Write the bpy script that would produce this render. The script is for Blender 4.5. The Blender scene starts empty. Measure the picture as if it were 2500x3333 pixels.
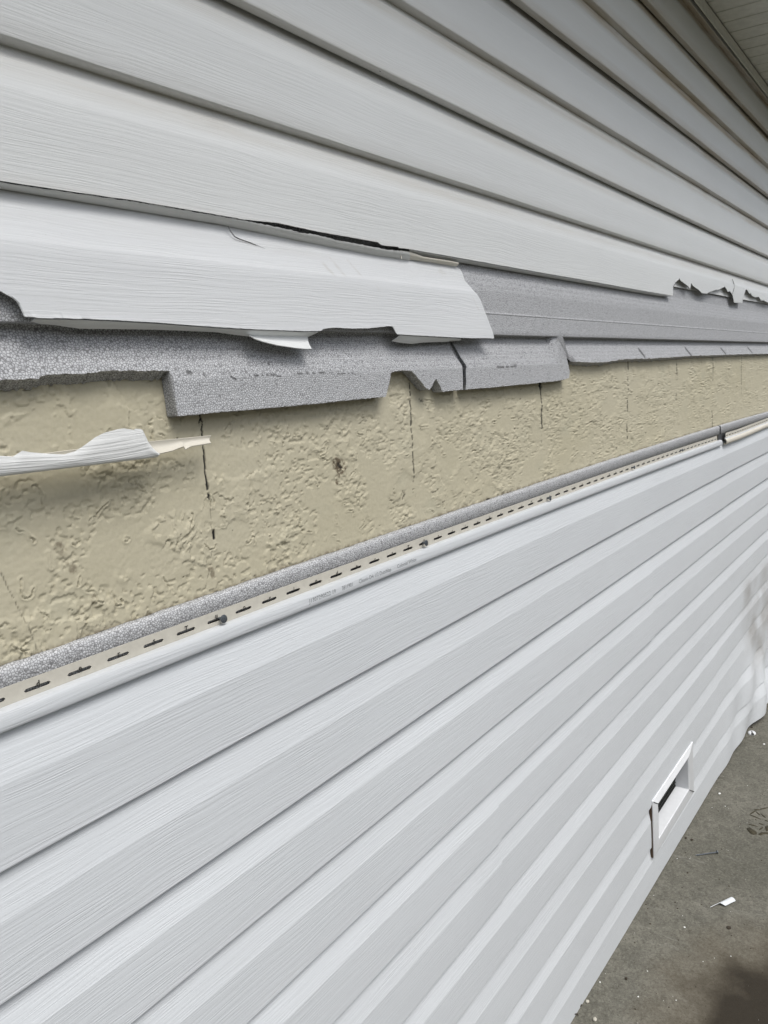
import bpy, math, random
import numpy as np
from mathutils import Vector, Matrix
random.seed(7); RNG = np.random.default_rng(11)
R = math.radians
sc = bpy.context.scene
ZC, D0 = 1.45, 0.64            # eye height above the ground, distance of the eye from the siding face
# ------------------------------------------------------------------ camera
YAW, PITCH, ROLL, FPX = 0.9052, 0.158, -0.0828, 2400.0     # photo is 2500 x 3333
def cam_axes():
    cy, sy, cp, sp = math.cos(YAW), math.sin(YAW), math.cos(PITCH), math.sin(PITCH)
    f = np.array([sy*cp, cy*cp, -sp]); r = np.array([cy, -sy, 0.0]); u = np.cross(r, f)
    cr, sr = math.cos(ROLL), math.sin(ROLL)
    return cr*r+sr*u, -sr*r+cr*u, f
CR, CU, CF = cam_axes()
cam = bpy.data.objects.new('camera', bpy.data.cameras.new('camera')); sc.collection.objects.link(cam)
cam.matrix_world = Matrix(((CR[0], CU[0], -CF[0], 0), (CR[1], CU[1], -CF[1], -D0), (CR[2], CU[2], -CF[2], ZC), (0, 0, 0, 1)))
cam.data.sensor_fit = 'VERTICAL'; cam.data.sensor_height = 36; cam.data.lens = 36*FPX/3333
cam.data.clip_start = 0.01; cam.data.clip_end = 500
sc.camera = cam
# ------------------------------------------------------------------ world, sun, exposure
SUN_EL, SUN_AZ = 60, 190        # degrees; azimuth clockwise from +Y: the sun is behind the camera side of the wall
w = bpy.data.worlds.new('World'); sc.world = w; w.use_nodes = True
nt = w.node_tree; bg = nt.nodes['Background']
sky = nt.nodes.new('ShaderNodeTexSky'); sky.sky_type = 'NISHITA'; sky.sun_disc = False
sky.sun_elevation = R(SUN_EL); sky.sun_rotation = R(SUN_AZ); sky.air_density = 1.0; sky.dust_density = 3.0
hs = nt.nodes.new('ShaderNodeHueSaturation'); hs.inputs['Saturation'].default_value = 0.38
nt.links.new(sky.outputs[0], hs.inputs['Color']); nt.links.new(hs.outputs[0], bg.inputs[0])
bg.inputs[1].default_value = 0.125
sun = bpy.data.objects.new('sun', bpy.data.lights.new('sun', 'SUN')); sc.collection.objects.link(sun)
sun.data.energy = 1.95; sun.data.angle = R(38); sun.data.color = (1, 0.98, 0.95)
sd = Vector((math.sin(R(SUN_AZ))*math.cos(R(SUN_EL)), math.cos(R(SUN_AZ))*math.cos(R(SUN_EL)), math.sin(R(SUN_EL))))
sun.rotation_euler = sd.to_track_quat('Z', 'Y').to_euler()
sc.view_settings.view_transform = 'Standard'; sc.view_settings.look = 'None'
sc.view_settings.exposure = 0.56; sc.view_settings.gamma = 1
sc.render.engine = 'CYCLES'
sc.cycles.max_bounces = 8; sc.cycles.diffuse_bounces = 5

# ------------------------------------------------------------------ helpers
def bp(x, y, Y=0.0):
    """where the sight line of photo point (x, y) meets the vertical plane at depth Y: returns (X, Z)"""
    d = CR*(x-1250)/FPX - CU*(y-1666.5)/FPX + CF
    t = (Y+D0)/d[1]
    return d[0]*t, d[2]*t+ZC
def gp(x, y, Z):
    d = CR*(x-1250)/FPX - CU*(y-1666.5)/FPX + CF
    t = (Z-ZC)/d[2]
    return d[0]*t, d[1]*t-D0
def crv(pts, Y=0.0):
    """traced points -> (Xs, Zs) sorted by X on plane Y"""
    q = sorted(bp(x, y, Y) for x, y in pts)
    xs = np.array([a for a, b in q]); zs = np.array([b for a, b in q])
    for i in range(1, len(xs)):
        if xs[i] <= xs[i-1]: xs[i] = xs[i-1]+1e-4
    return xs, zs
def sm(a, b, x): t = np.clip((x-a)/(b-a), 0, 1); return t*t*(3-2*t)
def _hash(ix, iy, seed):
    h = (ix.astype(np.int64)*374761393 + iy.astype(np.int64)*668265263 + seed*974634777) & 0xffffffff
    h = ((h ^ (h >> 13))*1274126177) & 0xffffffff
    return ((h ^ (h >> 16)) & 0xffff)/65535.0
def vnoise(x, y, s=0):
    ix, iy = np.floor(x), np.floor(y); fx, fy = x-ix, y-iy
    fx = fx*fx*fx*(fx*(fx*6-15)+10); fy = fy*fy*fy*(fy*(fy*6-15)+10)
    a, b = _hash(ix, iy, s), _hash(ix+1, iy, s); c, d = _hash(ix, iy+1, s), _hash(ix+1, iy+1, s)
    return (a+(b-a)*fx)*(1-fy)+(c+(d-c)*fx)*fy-0.5
def fbm(x, y, s=0, o=4, g=0.5):
    r = 0; a = 1.0
    for i in range(o):
        r = r+a*vnoise(x*2**i+17.3*i, y*2**i-9.1*i, s+i*7); a *= g
    return r
def thicken(V, F, attr, th):
    n = np.zeros_like(V); F = [f for f in F]
    for k in (3, 4, 5, 6, 7, 8):
        q = np.array([f for f in F if len(f) == k])
        if not len(q): continue
        fn = np.cross(V[q[:, 1]]-V[q[:, 0]], V[q[:, 2]]-V[q[:, 0]])
        if k > 3: fn = fn+np.cross(V[q[:, 2]]-V[q[:, 0]], V[q[:, 3]]-V[q[:, 0]])
        for c in range(k): np.add.at(n, q[:, c], fn)
    n /= np.maximum(np.linalg.norm(n, axis=1), 1e-12)[:, None]
    V2 = V-n*th; m = len(V); cnt = {}
    for f in F:
        for a, b in zip(f, f[1:]+f[:1]) if isinstance(f, tuple) else zip(f, list(f[1:])+[f[0]]):
            if tuple(V[a]) != tuple(V[b]): cnt.setdefault(frozenset((a, b)), []).append((a, b))
    rim = [e[0] for e in cnt.values() if len(e) == 1]
    idx = []
    VR = []; FR = []
    for a, b in rim:
        o_ = 2*m+len(VR); VR += [V[a], V[b], V2[b], V2[a]]; idx += [a, b, b, a]; FR.append((o_+1, o_, o_+3, o_+2))
    at = {k: np.concatenate([np.ravel(x), np.ravel(x), np.ravel(x)[idx]]) if idx else np.concatenate([np.ravel(x)]*2) for k, x in attr.items()} if attr else None
    return np.concatenate([V, V2]+([np.array(VR)] if VR else [])), F+[tuple(i+m for i in reversed(f)) for f in F]+FR, at
def obj(name, V, F, mat, parent=None, attr=None, sharp=35, solid=None, origin=None):
    V = np.asarray(V, float).reshape(-1, 3)
    if solid: V, F, attr = thicken(V, F, attr, solid)
    lo, hi = V.min(0), V.max(0)
    o3 = np.array([(lo[0]+hi[0])/2, (lo[1]+hi[1])/2, lo[2]]) if origin is None else np.array(origin, float)
    me = bpy.data.meshes.new(name)
    me.from_pydata((V-o3).tolist(), [], [tuple(int(i) for i in f) for f in F])
    me.validate(); me.polygons.foreach_set('use_smooth', [sharp != 'flat']*len(me.polygons))
    if sharp and sharp != 'flat': me.set_sharp_from_angle(angle=R(sharp))
    for m in (mat if isinstance(mat, list) else [mat]): me.materials.append(m)
    if attr:
        for k, a in attr.items():
            at = me.attributes.new(k, 'FLOAT', 'POINT'); at.data.foreach_set('value', np.asarray(a, np.float32).ravel())
    o = bpy.data.objects.new(name, me); sc.collection.objects.link(o)
    if parent: o.parent = parent; o.location = Vector(o3)-WL[parent.name]
    else: o.location = Vector(o3)
    WL[o.name] = Vector(o3)
    return o
WL = {}
def empty(name, loc):
    o = bpy.data.objects.new(name, None); sc.collection.objects.link(o); o.location = loc; o.empty_display_size = .05
    WL[o.name] = Vector(loc); return o
def tag(o, label, cat, group=None, kind=None):
    if label: o['label'] = label
    if cat: o['category'] = cat
    if group: o['group'] = group
    if kind: o['kind'] = kind
    return o
def gridf(nu, nv, off=0, skip=None):
    F = []
    for i in range(nu-1):
        for j in range(nv-1):
            if skip is not None and skip[i, j]: continue
            a = off+i*nv+j; F.append((a, a+nv, a+nv+1, a+1))
    return F
class MB:
    def __init__(s): s.v = []; s.f = []
    def add(s, V, F): o = len(s.v); s.v += [tuple(p) for p in V]; s.f += [tuple(i+o for i in f) for f in F]; return s
    def box(s, x0, x1, y0, y1, z0, z1):
        V = [(x, y, z) for x in (x0, x1) for y in (y0, y1) for z in (z0, z1)]
        return s.add(V, [(0, 1, 3, 2), (4, 6, 7, 5), (0, 4, 5, 1), (2, 3, 7, 6), (0, 2, 6, 4), (1, 5, 7, 3)])
    def tube(s, pts, rad, n=8, cap=True):
        pts = [Vector(p) for p in pts]; rings = []
        for i, p in enumerate(pts):
            t = (pts[min(i+1, len(pts)-1)]-pts[max(i-1, 0)]).normalized()
            a = t.orthogonal().normalized() if i == 0 else (rings[-1][1]-t*rings[-1][1].dot(t)).normalized()
            b = t.cross(a); r = rad[i] if isinstance(rad, (list, tuple)) else rad
            rings.append(([p+(a*math.cos(k*2*math.pi/n)+b*math.sin(k*2*math.pi/n))*r for k in range(n)], a))
        V = [tuple(q) for rg, _ in rings for q in rg]; F = []
        for i in range(len(pts)-1):
            for k in range(n): F.append((i*n+k, i*n+(k+1) % n, (i+1)*n+(k+1) % n, (i+1)*n+k))
        if cap: F += [tuple(reversed(range(n))), tuple(range((len(pts)-1)*n, len(pts)*n))]
        return s.add(V, F)
    def prism(s, poly, y0, y1):      # poly in (X, Z), extruded along Y
        n = len(poly); V = [(x, y0, z) for x, z in poly]+[(x, y1, z) for x, z in poly]
        return s.add(V, [tuple(range(n)), tuple(reversed(range(n, 2*n)))]+[(i, i+n, (i+1) % n+n, (i+1) % n) for i in range(n)])
    def obj(s, name, mat, parent=None, **k): return obj(name, s.v, s.f, mat, parent, **k)

# ------------------------------------------------------------------ materials
def mk(name):
    m = bpy.data.materials.new(name); m.use_nodes = True
    n = m.node_tree.nodes; return m, m.node_tree, n['Principled BSDF']
def N(nt, t, **k):
    n = nt.nodes.new(t)
    for a, v in k.items():
        if a in n.inputs: n.inputs[a].default_value = v
        else: setattr(n, a, v)
    return n
def lk(nt, a, b): nt.links.new(a, b)
def wpos(nt, scale, rot=(0, 0, 0)):
    g = N(nt, 'ShaderNodeNewGeometry'); mp = N(nt, 'ShaderNodeMapping'); mp.inputs['Scale'].default_value = scale; mp.inputs['Rotation'].default_value = rot
    lk(nt, g.outputs['Position'], mp.inputs[0]); return mp.outputs[0]
def noise(nt, vec, scale, detail=3, rough=0.5, dist=0):
    n = N(nt, 'ShaderNodeTexNoise'); n.inputs['Scale'].default_value = scale; n.inputs['Detail'].default_value = detail
    n.inputs['Roughness'].default_value = rough; n.inputs['Distortion'].default_value = dist; lk(nt, vec, n.inputs['Vector']); return n.outputs['Fac']
def mapr(nt, v, a, b, c=0.0, d=1.0):
    n = N(nt, 'ShaderNodeMapRange'); n.inputs[1].default_value = a; n.inputs[2].default_value = b; n.inputs[3].default_value = c; n.inputs[4].default_value = d
    lk(nt, v, n.inputs[0]); return n.outputs[0]
def math2(nt, op, a, b):
    n = N(nt, 'ShaderNodeMath', operation=op)
    for i, v in enumerate((a, b)):
        if isinstance(v, (int, float)): n.inputs[i].default_value = v
        else: lk(nt, v, n.inputs[i])
    return n.outputs[0]
def mixc(nt, f, a, b):
    n = N(nt, 'ShaderNodeMix', data_type='RGBA')
    if isinstance(f, (int, float)): n.inputs[0].default_value = f
    else: lk(nt, f, n.inputs[0])
    for i, v in ((6, a), (7, b)):
        if isinstance(v, tuple): n.inputs[i].default_value = (*v, 1)
        else: lk(nt, v, n.inputs[i])
    return n.outputs[2]
def attrib(nt, name):
    n = N(nt, 'ShaderNodeAttribute'); n.attribute_name = name; return n.outputs['Fac']
def bump(nt, h, strength, dist, nrm=None):
    b = N(nt, 'ShaderNodeBump'); b.inputs['Strength'].default_value = strength; b.inputs['Distance'].default_value = dist
    lk(nt, h, b.inputs['Height'])
    if nrm is not None: lk(nt, nrm, b.inputs['Normal'])
    return b.outputs[0]

def vinyl(name, col, grain=1.0, dirtcol=(.30, .25, .16), rough=0.42):
    m, nt, p = mk(name)
    warp = noise(nt, wpos(nt, (4, 4, 9)), 1, 2)
    g = N(nt, 'ShaderNodeNewGeometry'); sx = N(nt, 'ShaderNodeSeparateXYZ'); lk(nt, g.outputs['Position'], sx.inputs[0])
    cb = N(nt, 'ShaderNodeCombineXYZ')
    lk(nt, math2(nt, 'MULTIPLY', sx.outputs[0], 10.0), cb.inputs[0])
    zz = math2(nt, 'ADD', math2(nt, 'MULTIPLY', sx.outputs[2], 400.0), math2(nt, 'MULTIPLY', warp, 7.0))
    lk(nt, zz, cb.inputs[2])
    n1 = noise(nt, cb.outputs[0], 1.0, 2.5, .5, .35)
    cb2 = N(nt, 'ShaderNodeCombineXYZ'); lk(nt, math2(nt, 'MULTIPLY', sx.outputs[0], 34.0), cb2.inputs[0])
    lk(nt, math2(nt, 'MULTIPLY', zz, 2.3), cb2.inputs[2]); n2 = noise(nt, cb2.outputs[0], 1.0, 2, .5, .3)
    amp = mapr(nt, noise(nt, wpos(nt, (7, 7, 25)), 1, 1), .35, .65, .45, 1.0)
    rid = mapr(nt, n1, .43, .56)
    h = math2(nt, 'MULTIPLY', math2(nt, 'ADD', rid, math2(nt, 'MULTIPLY', n2, .35)), amp)
    hf = noise(nt, wpos(nt, (400, 400, 900)), 1, 2)
    b = bump(nt, h, 0.32*grain, .0006)
    b = bump(nt, hf, .12, .0004, b)
    b = bump(nt, noise(nt, wpos(nt, (2.5, 2.5, 3)), 1, 1), .10, .004, b)
    lk(nt, b, p.inputs['Normal'])
    big = noise(nt, wpos(nt, (2, 2, 5)), 1, 3)
    c0 = mixc(nt, mapr(nt, big, .3, .7), col, tuple(c*.955 for c in col))
    c0 = mixc(nt, mapr(nt, rid, 0, 1, .03, 0), c0, (.40, .41, .42))
    dn = mapr(nt, noise(nt, wpos(nt, (9, 60, 160)), 1, 5, .7), .30, .62, .45, 1.0)
    d = math2(nt, 'MULTIPLY', attrib(nt, 'dirt'), dn)
    c1 = mixc(nt, d, c0, dirtcol)
    sp = mapr(nt, noise(nt, wpos(nt, (500, 500, 500)), 1, 1), .80, .84)
    c2 = mixc(nt, math2(nt, 'MULTIPLY', sp, .4), c1, (.25, .22, .18))
    lk(nt, c2, p.inputs['Base Color'])
    p.inputs['Roughness'].default_value = rough; p.inputs['Specular IOR Level'].default_value = .35
    return m
M_VIN = vinyl('white_vinyl', (.585, .610, .632), 1.0, (.27, .255, .235))
M_OLD = vinyl('aged_white_vinyl', (.69, .705, .70), .85, (.37, .30, .195))
M_BACK = vinyl('cream_vinyl_back', (.66, .63, .55), .1, (.3, .25, .17))
def simple(name, col, rough=.5, bumps=0, bscale=300, spec=.4, metal=0, var=.1):
    m, nt, p = mk(name)
    n = noise(nt, wpos(nt, (bscale,)*3), 1, 3)
    lk(nt, mixc(nt, mapr(nt, n, .3, .7), tuple(c*(1-var) for c in col), tuple(min(1, c*(1+var)) for c in col)), p.inputs['Base Color'])
    if bumps: lk(nt, bump(nt, n, bumps, .001), p.inputs['Normal'])
    p.inputs['Roughness'].default_value = rough; p.inputs['Specular IOR Level'].default_value = spec; p.inputs['Metallic'].default_value = metal
    return m
M_HEM = simple('cream_hem_vinyl', (.50, .48, .42), .45, .15, 120, var=.06)
M_TRIM = simple('white_trim_vinyl', (.60, .615, .63), .38, .1, 60, var=.03)
M_SOF = simple('soffit_vinyl', (.62, .62, .56), .5, .15, 40, var=.08)
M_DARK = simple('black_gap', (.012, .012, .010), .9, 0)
M_INK = simple('black_ink', (.03, .028, .025), .7, 0)
M_FAINT = simple('faded_grey_ink', (.20, .21, .22), .7, 0)
M_STEEL = simple('galvanised_steel', (.13, .145, .16), .42, .5, 700, metal=.7, var=.25)
M_GRILL = simple('dark_grill', (.035, .037, .036), .5, 0)
M_GAPSHADE = simple('brown_gap_shade', (.07, .045, .03), .9, .4, 200)  # dark brown used as painted shade beside the vent frame
M_RUSTY = simple('tan_stained_vinyl', (.30, .20, .10), .6, .3, 200)
def foam(name):
    m, nt, p = mk(name)
    pos = wpos(nt, (1, 1, 1))
    v = N(nt, 'ShaderNodeTexVoronoi'); v.feature = 'F1'; v.inputs['Scale'].default_value = 370; v.inputs['Randomness'].default_value = .85; lk(nt, pos, v.inputs['Vector'])
    e = N(nt, 'ShaderNodeTexVoronoi'); e.feature = 'DISTANCE_TO_EDGE'; e.inputs['Scale'].default_value = 370; e.inputs['Randomness'].default_value = .85; lk(nt, pos, e.inputs['Vector'])
    ed = mapr(nt, e.outputs['Distance'], .02, .17)
    rnd = N(nt, 'ShaderNodeSeparateColor'); lk(nt, v.outputs['Color'], rnd.inputs[0])
    c = mixc(nt, mapr(nt, rnd.outputs[0], 0, 1), (.47, .48, .495), (.58, .59, .605))
    c = mixc(nt, ed, (.19, .19, .195), c)
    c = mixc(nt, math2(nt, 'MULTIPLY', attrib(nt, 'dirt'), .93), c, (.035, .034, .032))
    lk(nt, c, p.inputs['Base Color'])
    h = mapr(nt, v.outputs['Distance'], 0, .55, 1, 0)
    lk(nt, bump(nt, h, .4, .001), p.inputs['Normal'])
    p.inputs['Roughness'].default_value = .62; p.inputs['Specular IOR Level'].default_value = .3
    p.inputs['Subsurface Weight'].default_value = 0
    return m
M_FOAM = foam('grey_bead_foam')
m, nt, p = mk('painted_stucco'); M_STUC = m
nb = noise(nt, wpos(nt, (3, 3, 6)), 1, 4); nf = noise(nt, wpos(nt, (260, 260, 260)), 1, 3)
c = mixc(nt, mapr(nt, nb, .3, .7), (.465, .430, .315), (.505, .47, .36))
c = mixc(nt, mapr(nt, nf, .3, .7, 0, .35), c, (.40, .37, .26))
c = mixc(nt, mapr(nt, noise(nt, wpos(nt, (14, 14, 22)), 1, 4), .58, .75, 0, .4), c, (.41, .395, .30))
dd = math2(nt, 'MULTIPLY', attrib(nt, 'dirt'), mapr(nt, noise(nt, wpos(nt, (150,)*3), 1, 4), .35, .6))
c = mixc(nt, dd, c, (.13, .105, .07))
c = mixc(nt, attrib(nt, 'mark'), c, (.012, .012, .012))
lk(nt, c, p.inputs['Base Color']); p.inputs['Roughness'].default_value = .75; p.inputs['Specular IOR Level'].default_value = .25
lk(nt, bump(nt, nf, .35, .0006), p.inputs['Normal'])
# concrete
m, nt, p = mk('concrete'); M_CON = m
a = noise(nt, wpos(nt, (2.2,)*3), 1, 6, .6); b_ = noise(nt, wpos(nt, (30,)*3), 1, 5, .7, .6); f_ = noise(nt, wpos(nt, (420,)*3), 1, 3, .7)
c = mixc(nt, mapr(nt, a, .35, .65), (.102, .099, .080), (.158, .151, .126))
c = mixc(nt, mapr(nt, b_, .40, .62, 0, .65), c, (.075, .073, .060))
c = mixc(nt, mapr(nt, f_, .55, .68, 0, .65), c, (.035, .034, .028))
f2 = noise(nt, wpos(nt, (150,)*3), 1, 4, .75, .5); c = mixc(nt, mapr(nt, f2, .52, .64, 0, .55), c, (.040, .038, .028)); c = mixc(nt, mapr(nt, f2, .46, .36, 0, .35), c, (.23, .22, .185))
f3 = noise(nt, wpos(nt, (55,)*3), 1, 5, .8, .8); c = mixc(nt, mapr(nt, f3, .58, .70, 0, .5), c, (.045, .042, .030))
sc2 = noise(nt, wpos(nt, (60, 14, 60), (0, 0, .7)), 1, 4, .7, 1.0)
c = mixc(nt, mapr(nt, sc2, .60, .70, 0, .30), c, (.24, .235, .21))
# the wet brown stain at the near side of the slab
g = N(nt, 'ShaderNodeNewGeometry'); mp = N(nt, 'ShaderNodeMapping'); lk(nt, g.outputs['Position'], mp.inputs[0])
STX, STY = gp(2600, 3420, 0)
mp.inputs['Location'].default_value = (-STX/.27, -STY/.20, 0); mp.inputs['Scale'].default_value = (1/.27, 1/.20, 1)
ln = N(nt, 'ShaderNodeVectorMath', operation='LENGTH'); sxy = N(nt, 'ShaderNodeVectorMath', operation='MULTIPLY'); sxy.inputs[1].default_value = (1, 1, 0)
lk(nt, mp.outputs[0], sxy.inputs[0]); lk(nt, sxy.outputs[0], ln.inputs[0])
rad = math2(nt, 'ADD', ln.outputs['Value'], math2(nt, 'MULTIPLY', math2(nt, 'SUBTRACT', noise(nt, wpos(nt, (9,)*3), 1, 4), .5), 1.0))
c = mixc(nt, mapr(nt, rad, 1.75, .8, 0, .6), c, (.085, .065, .040))
wet = mapr(nt, rad, 1.2, .72, 0, .9); c = mixc(nt, wet, c, (.016, .012, .007))
lk(nt, c, p.inputs['Base Color']); lk(nt, mapr(nt, rad, 1.1, .7, .85, .6), p.inputs['Roughness']); p.inputs['Specular IOR Level'].default_value = .25
lk(nt, bump(nt, f_, .5, .001, bump(nt, b_, .5, .003)), p.inputs['Normal'])

# ------------------------------------------------------------------ course lines (butt edges), heights over X
def line(pts, deg=None):
    x = np.array([a for a, b in pts]); z = np.array([b for a, b in pts])
    c = np.polyfit(x, z, deg if deg is not None else min(2, len(pts)-1))
    lo, hi = x.min()-.1, x.max()+.3
    return lambda X: np.polyval(c, np.clip(X, lo, hi))+ZC
def LX(Ls):
    return line([bp(x, y)[:1]+(bp(x, y)[1]-ZC,) for x, y in Ls])
def cst(z0, z1): return lambda X: z0+(z1-z0)*np.clip((X-.3)/3.2, -.1, 1.2)+ZC
LOW = {0: LX([(0, 2395), (900, 2020), (1200, 1899.5), (1700, 1703), (2343, 1452)]),
       1: LX([(0, 2837), (749, 2433), (1200, 2174), (1700, 1900), (2500, 1471)]),
       2: LX([(0, 3271), (494, 2933), (900, 2653), (1200, 2445), (1700, 2100), (2500, 1555)]),
       3: LX([(420, 3333), (913, 2933), (1200, 2698), (1700, 2285), (2500, 1639)]),
       4: LX([(799, 3333), (1222, 2933), (1366, 2800), (1700, 2476), (2500, 1723)]),
       5: cst(-.8275, -.8355), 6: cst(-.9455, -.9500),
       7: cst(-1.0600, -1.0650), 8: cst(-1.1800, -1.2080), 9: cst(-1.2930, -1.3450),
       10: cst(-1.4020, -1.4830)}
UP = {-1: cst(-.0030, -.0030), 0: cst(.0875, .0850),
      1: lambda X: X*0+.2058+ZC,
      2: LX([(0, 111), (800, 369), (1600, 629), (1700, 659), (2500, 925)]),
      3: LX([(800, 11), (1700, 452), (2500, 833)]), 4: cst(.5440, .5550), 5: cst(.6690, .6800), 6: cst(.7800, .7980), 7: cst(.9000, .9220), 8: cst(1.0260, 1.0420)}

def profile(h, dep, top_dep, lip, r):
    """one Dutch lap course: (height above its butt edge, depth). lip=True adds the rolled return underneath"""
    P = []
    if lip: P += [(.007, dep+.001), (.0025, dep+.0008), (.0003, dep-.001), (.0000, dep*.6)]
    P += [(.0000, r*1.2), (.15*r, r*.55), (.45*r, r*.18), (r*1.1, 0.0)]
    fl = .635*h
    P += [(.2*h, -.0002), (.4*h, -.0001), (fl-.0012, .0002), (fl+.0012, .0007)]
    P += [(a, .0007+(top_dep-.0007)*(a-fl-.0012)/(h-fl-.0012)) for a in (fl+.006, .8*h, .9*h, h-.001)]
    return P
def panel(name, lines, X0, X1, mat, upper=False, yoff=0.0, dirt=None, warp=None, top_ext=.010, zoff=0.0, dx=None, hole=None, lip0=True):
    """a vinyl panel two courses high; lines = [bottom butt, middle butt, top butt]"""
    xs = [X0]; 
    while xs[-1] < X1-1e-6:
        xs.append(min(X1, xs[-1]+(dx or max(.012, .02*max(.3, xs[-1])))))
    if hole: xs = sorted([q for q in xs if all(abs(q-e) > .004 for e in hole[:2])]+list(hole[:2]))
    xs = np.array(xs); dep = .0145 if upper else .0074; td = .0203 if upper else .0094; r = .0022 if upper else .0012
    rows = []
    for k in range(len(lines)-1):
        zb, zt = lines[k](xs), lines[k+1](xs)
        h = .114; last = k == len(lines)-2
        for (dz, y) in profile(h, dep, td if last else dep, lip=(lip0 and k == 0), r=r):
            rows.append((zb+zoff+dz/h*(zt-zb) if dz > .006 else zb+zoff+dz, y, k, dz/h))
        if last: rows.append((zt+top_ext, td+.0025, k, 1.05))
    V = np.zeros((len(xs), len(rows), 3)); A = np.zeros((len(xs), len(rows)))
    for j, (z, y, k, fr) in enumerate(rows):
        V[:, j, 0] = xs; V[:, j, 1] = y+yoff; V[:, j, 2] = z
        if dirt is not None: A[:, j] = dirt(xs, z, k, fr)
    if warp is not None: V = warp(V)
    else:
        V[:, :, 1] += .0011*np.sin(xs*2.3+lines[0](0.)*9)[:, None]
    skip = None
    if hole:
        cx, cz = (V[:-1, :-1, 0]+V[1:, 1:, 0])/2, (V[:-1, :-1, 2]+V[1:, 1:, 2])/2
        skip = (cx > hole[0]) & (cx < hole[1]) & (cz > hole[2]) & (cz < hole[3])
    return obj(name, V.reshape(-1, 3), gridf(len(xs), len(rows), skip=skip), mat, attr={'dirt': A.ravel()}, sharp=8)

# ------------------------------------------------------------------ ground
GZ = lambda X: np.interp(X, [-50, 1.3, 3.6, 60], [.036, .036, -.050, -.6])
xs = np.concatenate([np.linspace(-60, -1, 12), np.linspace(-.5, 5, 45), np.linspace(6, 80, 14)]); ys = np.concatenate([np.linspace(-80, -2, 14), np.linspace(-1.5, .3, 30), [1, 5, 60]])
V = np.array([[(x, y, float(GZ(x))-.008) for y in ys] for x in xs])
tag(obj('ground', V.reshape(-1, 3), gridf(len(xs), len(ys)), M_CON, sharp=None, origin=(0, 0, 0)), 'stained grey concrete slab at the foot of the wall', None, kind='structure')

M_BLOCKER = simple('horizon_blocker_paint', (.22, .22, .21), .8, 0, 3)
b = MB(); b.box(-14, 18, -6.9, -6.5, -.7, 3.1)  # added out of view, only to cut low light from the horizon
tag(b.obj('horizon_blocker', M_BLOCKER, sharp='flat'), 'unseen plain wall added behind the camera to block horizon light', None, kind='structure')
# ------------------------------------------------------------------ stucco wall (displaced mesh where it shows)
YS = .0225
xs = [-.45]
while xs[-1] < 5.2: xs.append(xs[-1]+.00115*max(1.0, max(0, xs[-1])/.55)**1.45)
xs = np.array(xs); zs = np.arange(ZC-.235, ZC+.075, .00115)
XX, ZZ = np.meshgrid(xs, zs, indexing='ij')
wx = XX+.012*fbm(XX/.035, ZZ/.035, 3, 2); wz = ZZ+.012*fbm(XX/.035, ZZ/.035, 31, 2)
n1 = fbm(wx/.030, wz/.034, 5, 4, .55)
m1 = sm(.0, .26, fbm(XX/.055, ZZ/.05, 60, 2))
n2 = fbm(wx/.0075, wz/.0085, 41, 3, .5)
m2 = sm(.08, .26, fbm(XX/.07+5, ZZ/.06, 77, 3))
H = .0011*sm(-.016, .008, n1)*(.06+.94*m1)+.0012*sm(-.03, .02, n2)*m2+.0005*sm(.05, .08, fbm(wx/.016+9, wz/.013, 23, 3))*m1+.00035*fbm(XX/.004, ZZ/.004, 91, 2)+.0012*np.exp(-(n1/.028)**2)*m1*(.5+vnoise(XX/.02, ZZ/.02, 8))
mark = np.zeros_like(H); dirt = np.zeros_like(H)
H = H-.0020*np.exp(-((n1+.03)/.011)**2)*sm(-.1, .2, fbm(XX/.055, ZZ/.05, 60, 2))*sm(.0, .2, vnoise(XX/.018, ZZ/.018, 14))-.0012*sm(.16, .24, fbm(XX/.006, ZZ/.005, 33, 2))*sm(.03, .16, fbm(XX/.06, ZZ/.06, 35, 2))
def stroke(arr, pts, wdt, broken=0.0, seed=1, val=1.0, Y=YS):
    q = [bp(x, y, Y) for x, y in pts]
    for (a, b) in zip(q[:-1], q[1:]):
        ax, az = a; bx, bz = b; L = max(1e-6, math.hypot(bx-ax, bz-az))
        i0, i1 = np.searchsorted(xs, min(ax, bx)-4*wdt), np.searchsorted(xs, max(ax, bx)+4*wdt)
        if i1 <= i0: continue
        S = (slice(i0, i1),); x_, z_ = XX[S], ZZ[S]
        x_ = x_+.0012*fbm(x_/.006, z_/.006, 19, 2)
        t = np.clip(((x_-ax)*(bx-ax)+(z_-az)*(bz-az))/(L*L), 0, 1)
        d = np.hypot(x_-(ax+(bx-ax)*t), z_-(az+(bz-az)*t))
        w_ = wdt*(.7+.9*(vnoise(x_*0, z_/.009, seed)+.5))
        m = 1-sm(w_*.6, w_*1.25, d)
        if broken: m = m*sm(broken-.12, broken+.06, vnoise(x_/.004, z_/.0035, seed+5)+.5+.25*vnoise(x_*0, z_/.02, seed+9))
        arr[S] = np.maximum(arr[S], m*val)
wid = lambda X: .0011*max(1, (X/.8)**1.1)
stroke(mark, [(652, 1350), (657, 1371), (659, 1416), (662, 1450), (667, 1492), (667, 1513)], .0011, .10, 1)
stroke(mark, [(667, 1513), (668, 1546), (674, 1594), (682, 1632)], .0011, .30, 2)
stroke(mark, [(645, 1378), (655, 1362)], .0007); stroke(mark, [(694, 1728), (696, 1752)], .0016, .2)
stroke(mark, [(684, 1640), (690, 1780), (680, 1860), (668, 1925)], .0004, .5, 4, .5)
stroke(mark, [(1331, 1200), (1334, 1270), (1337, 1351), (1341, 1432), (1342, 1460), (1344, 1514), (1347, 1568)], .0011, .36, 3)
stroke(mark, [(1757, 1240), (1762, 1275), (1763, 1394)], .0017, .2, 5); stroke(mark, [(1757, 1245), (1760, 1262)], .004, .2, 5)
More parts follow.
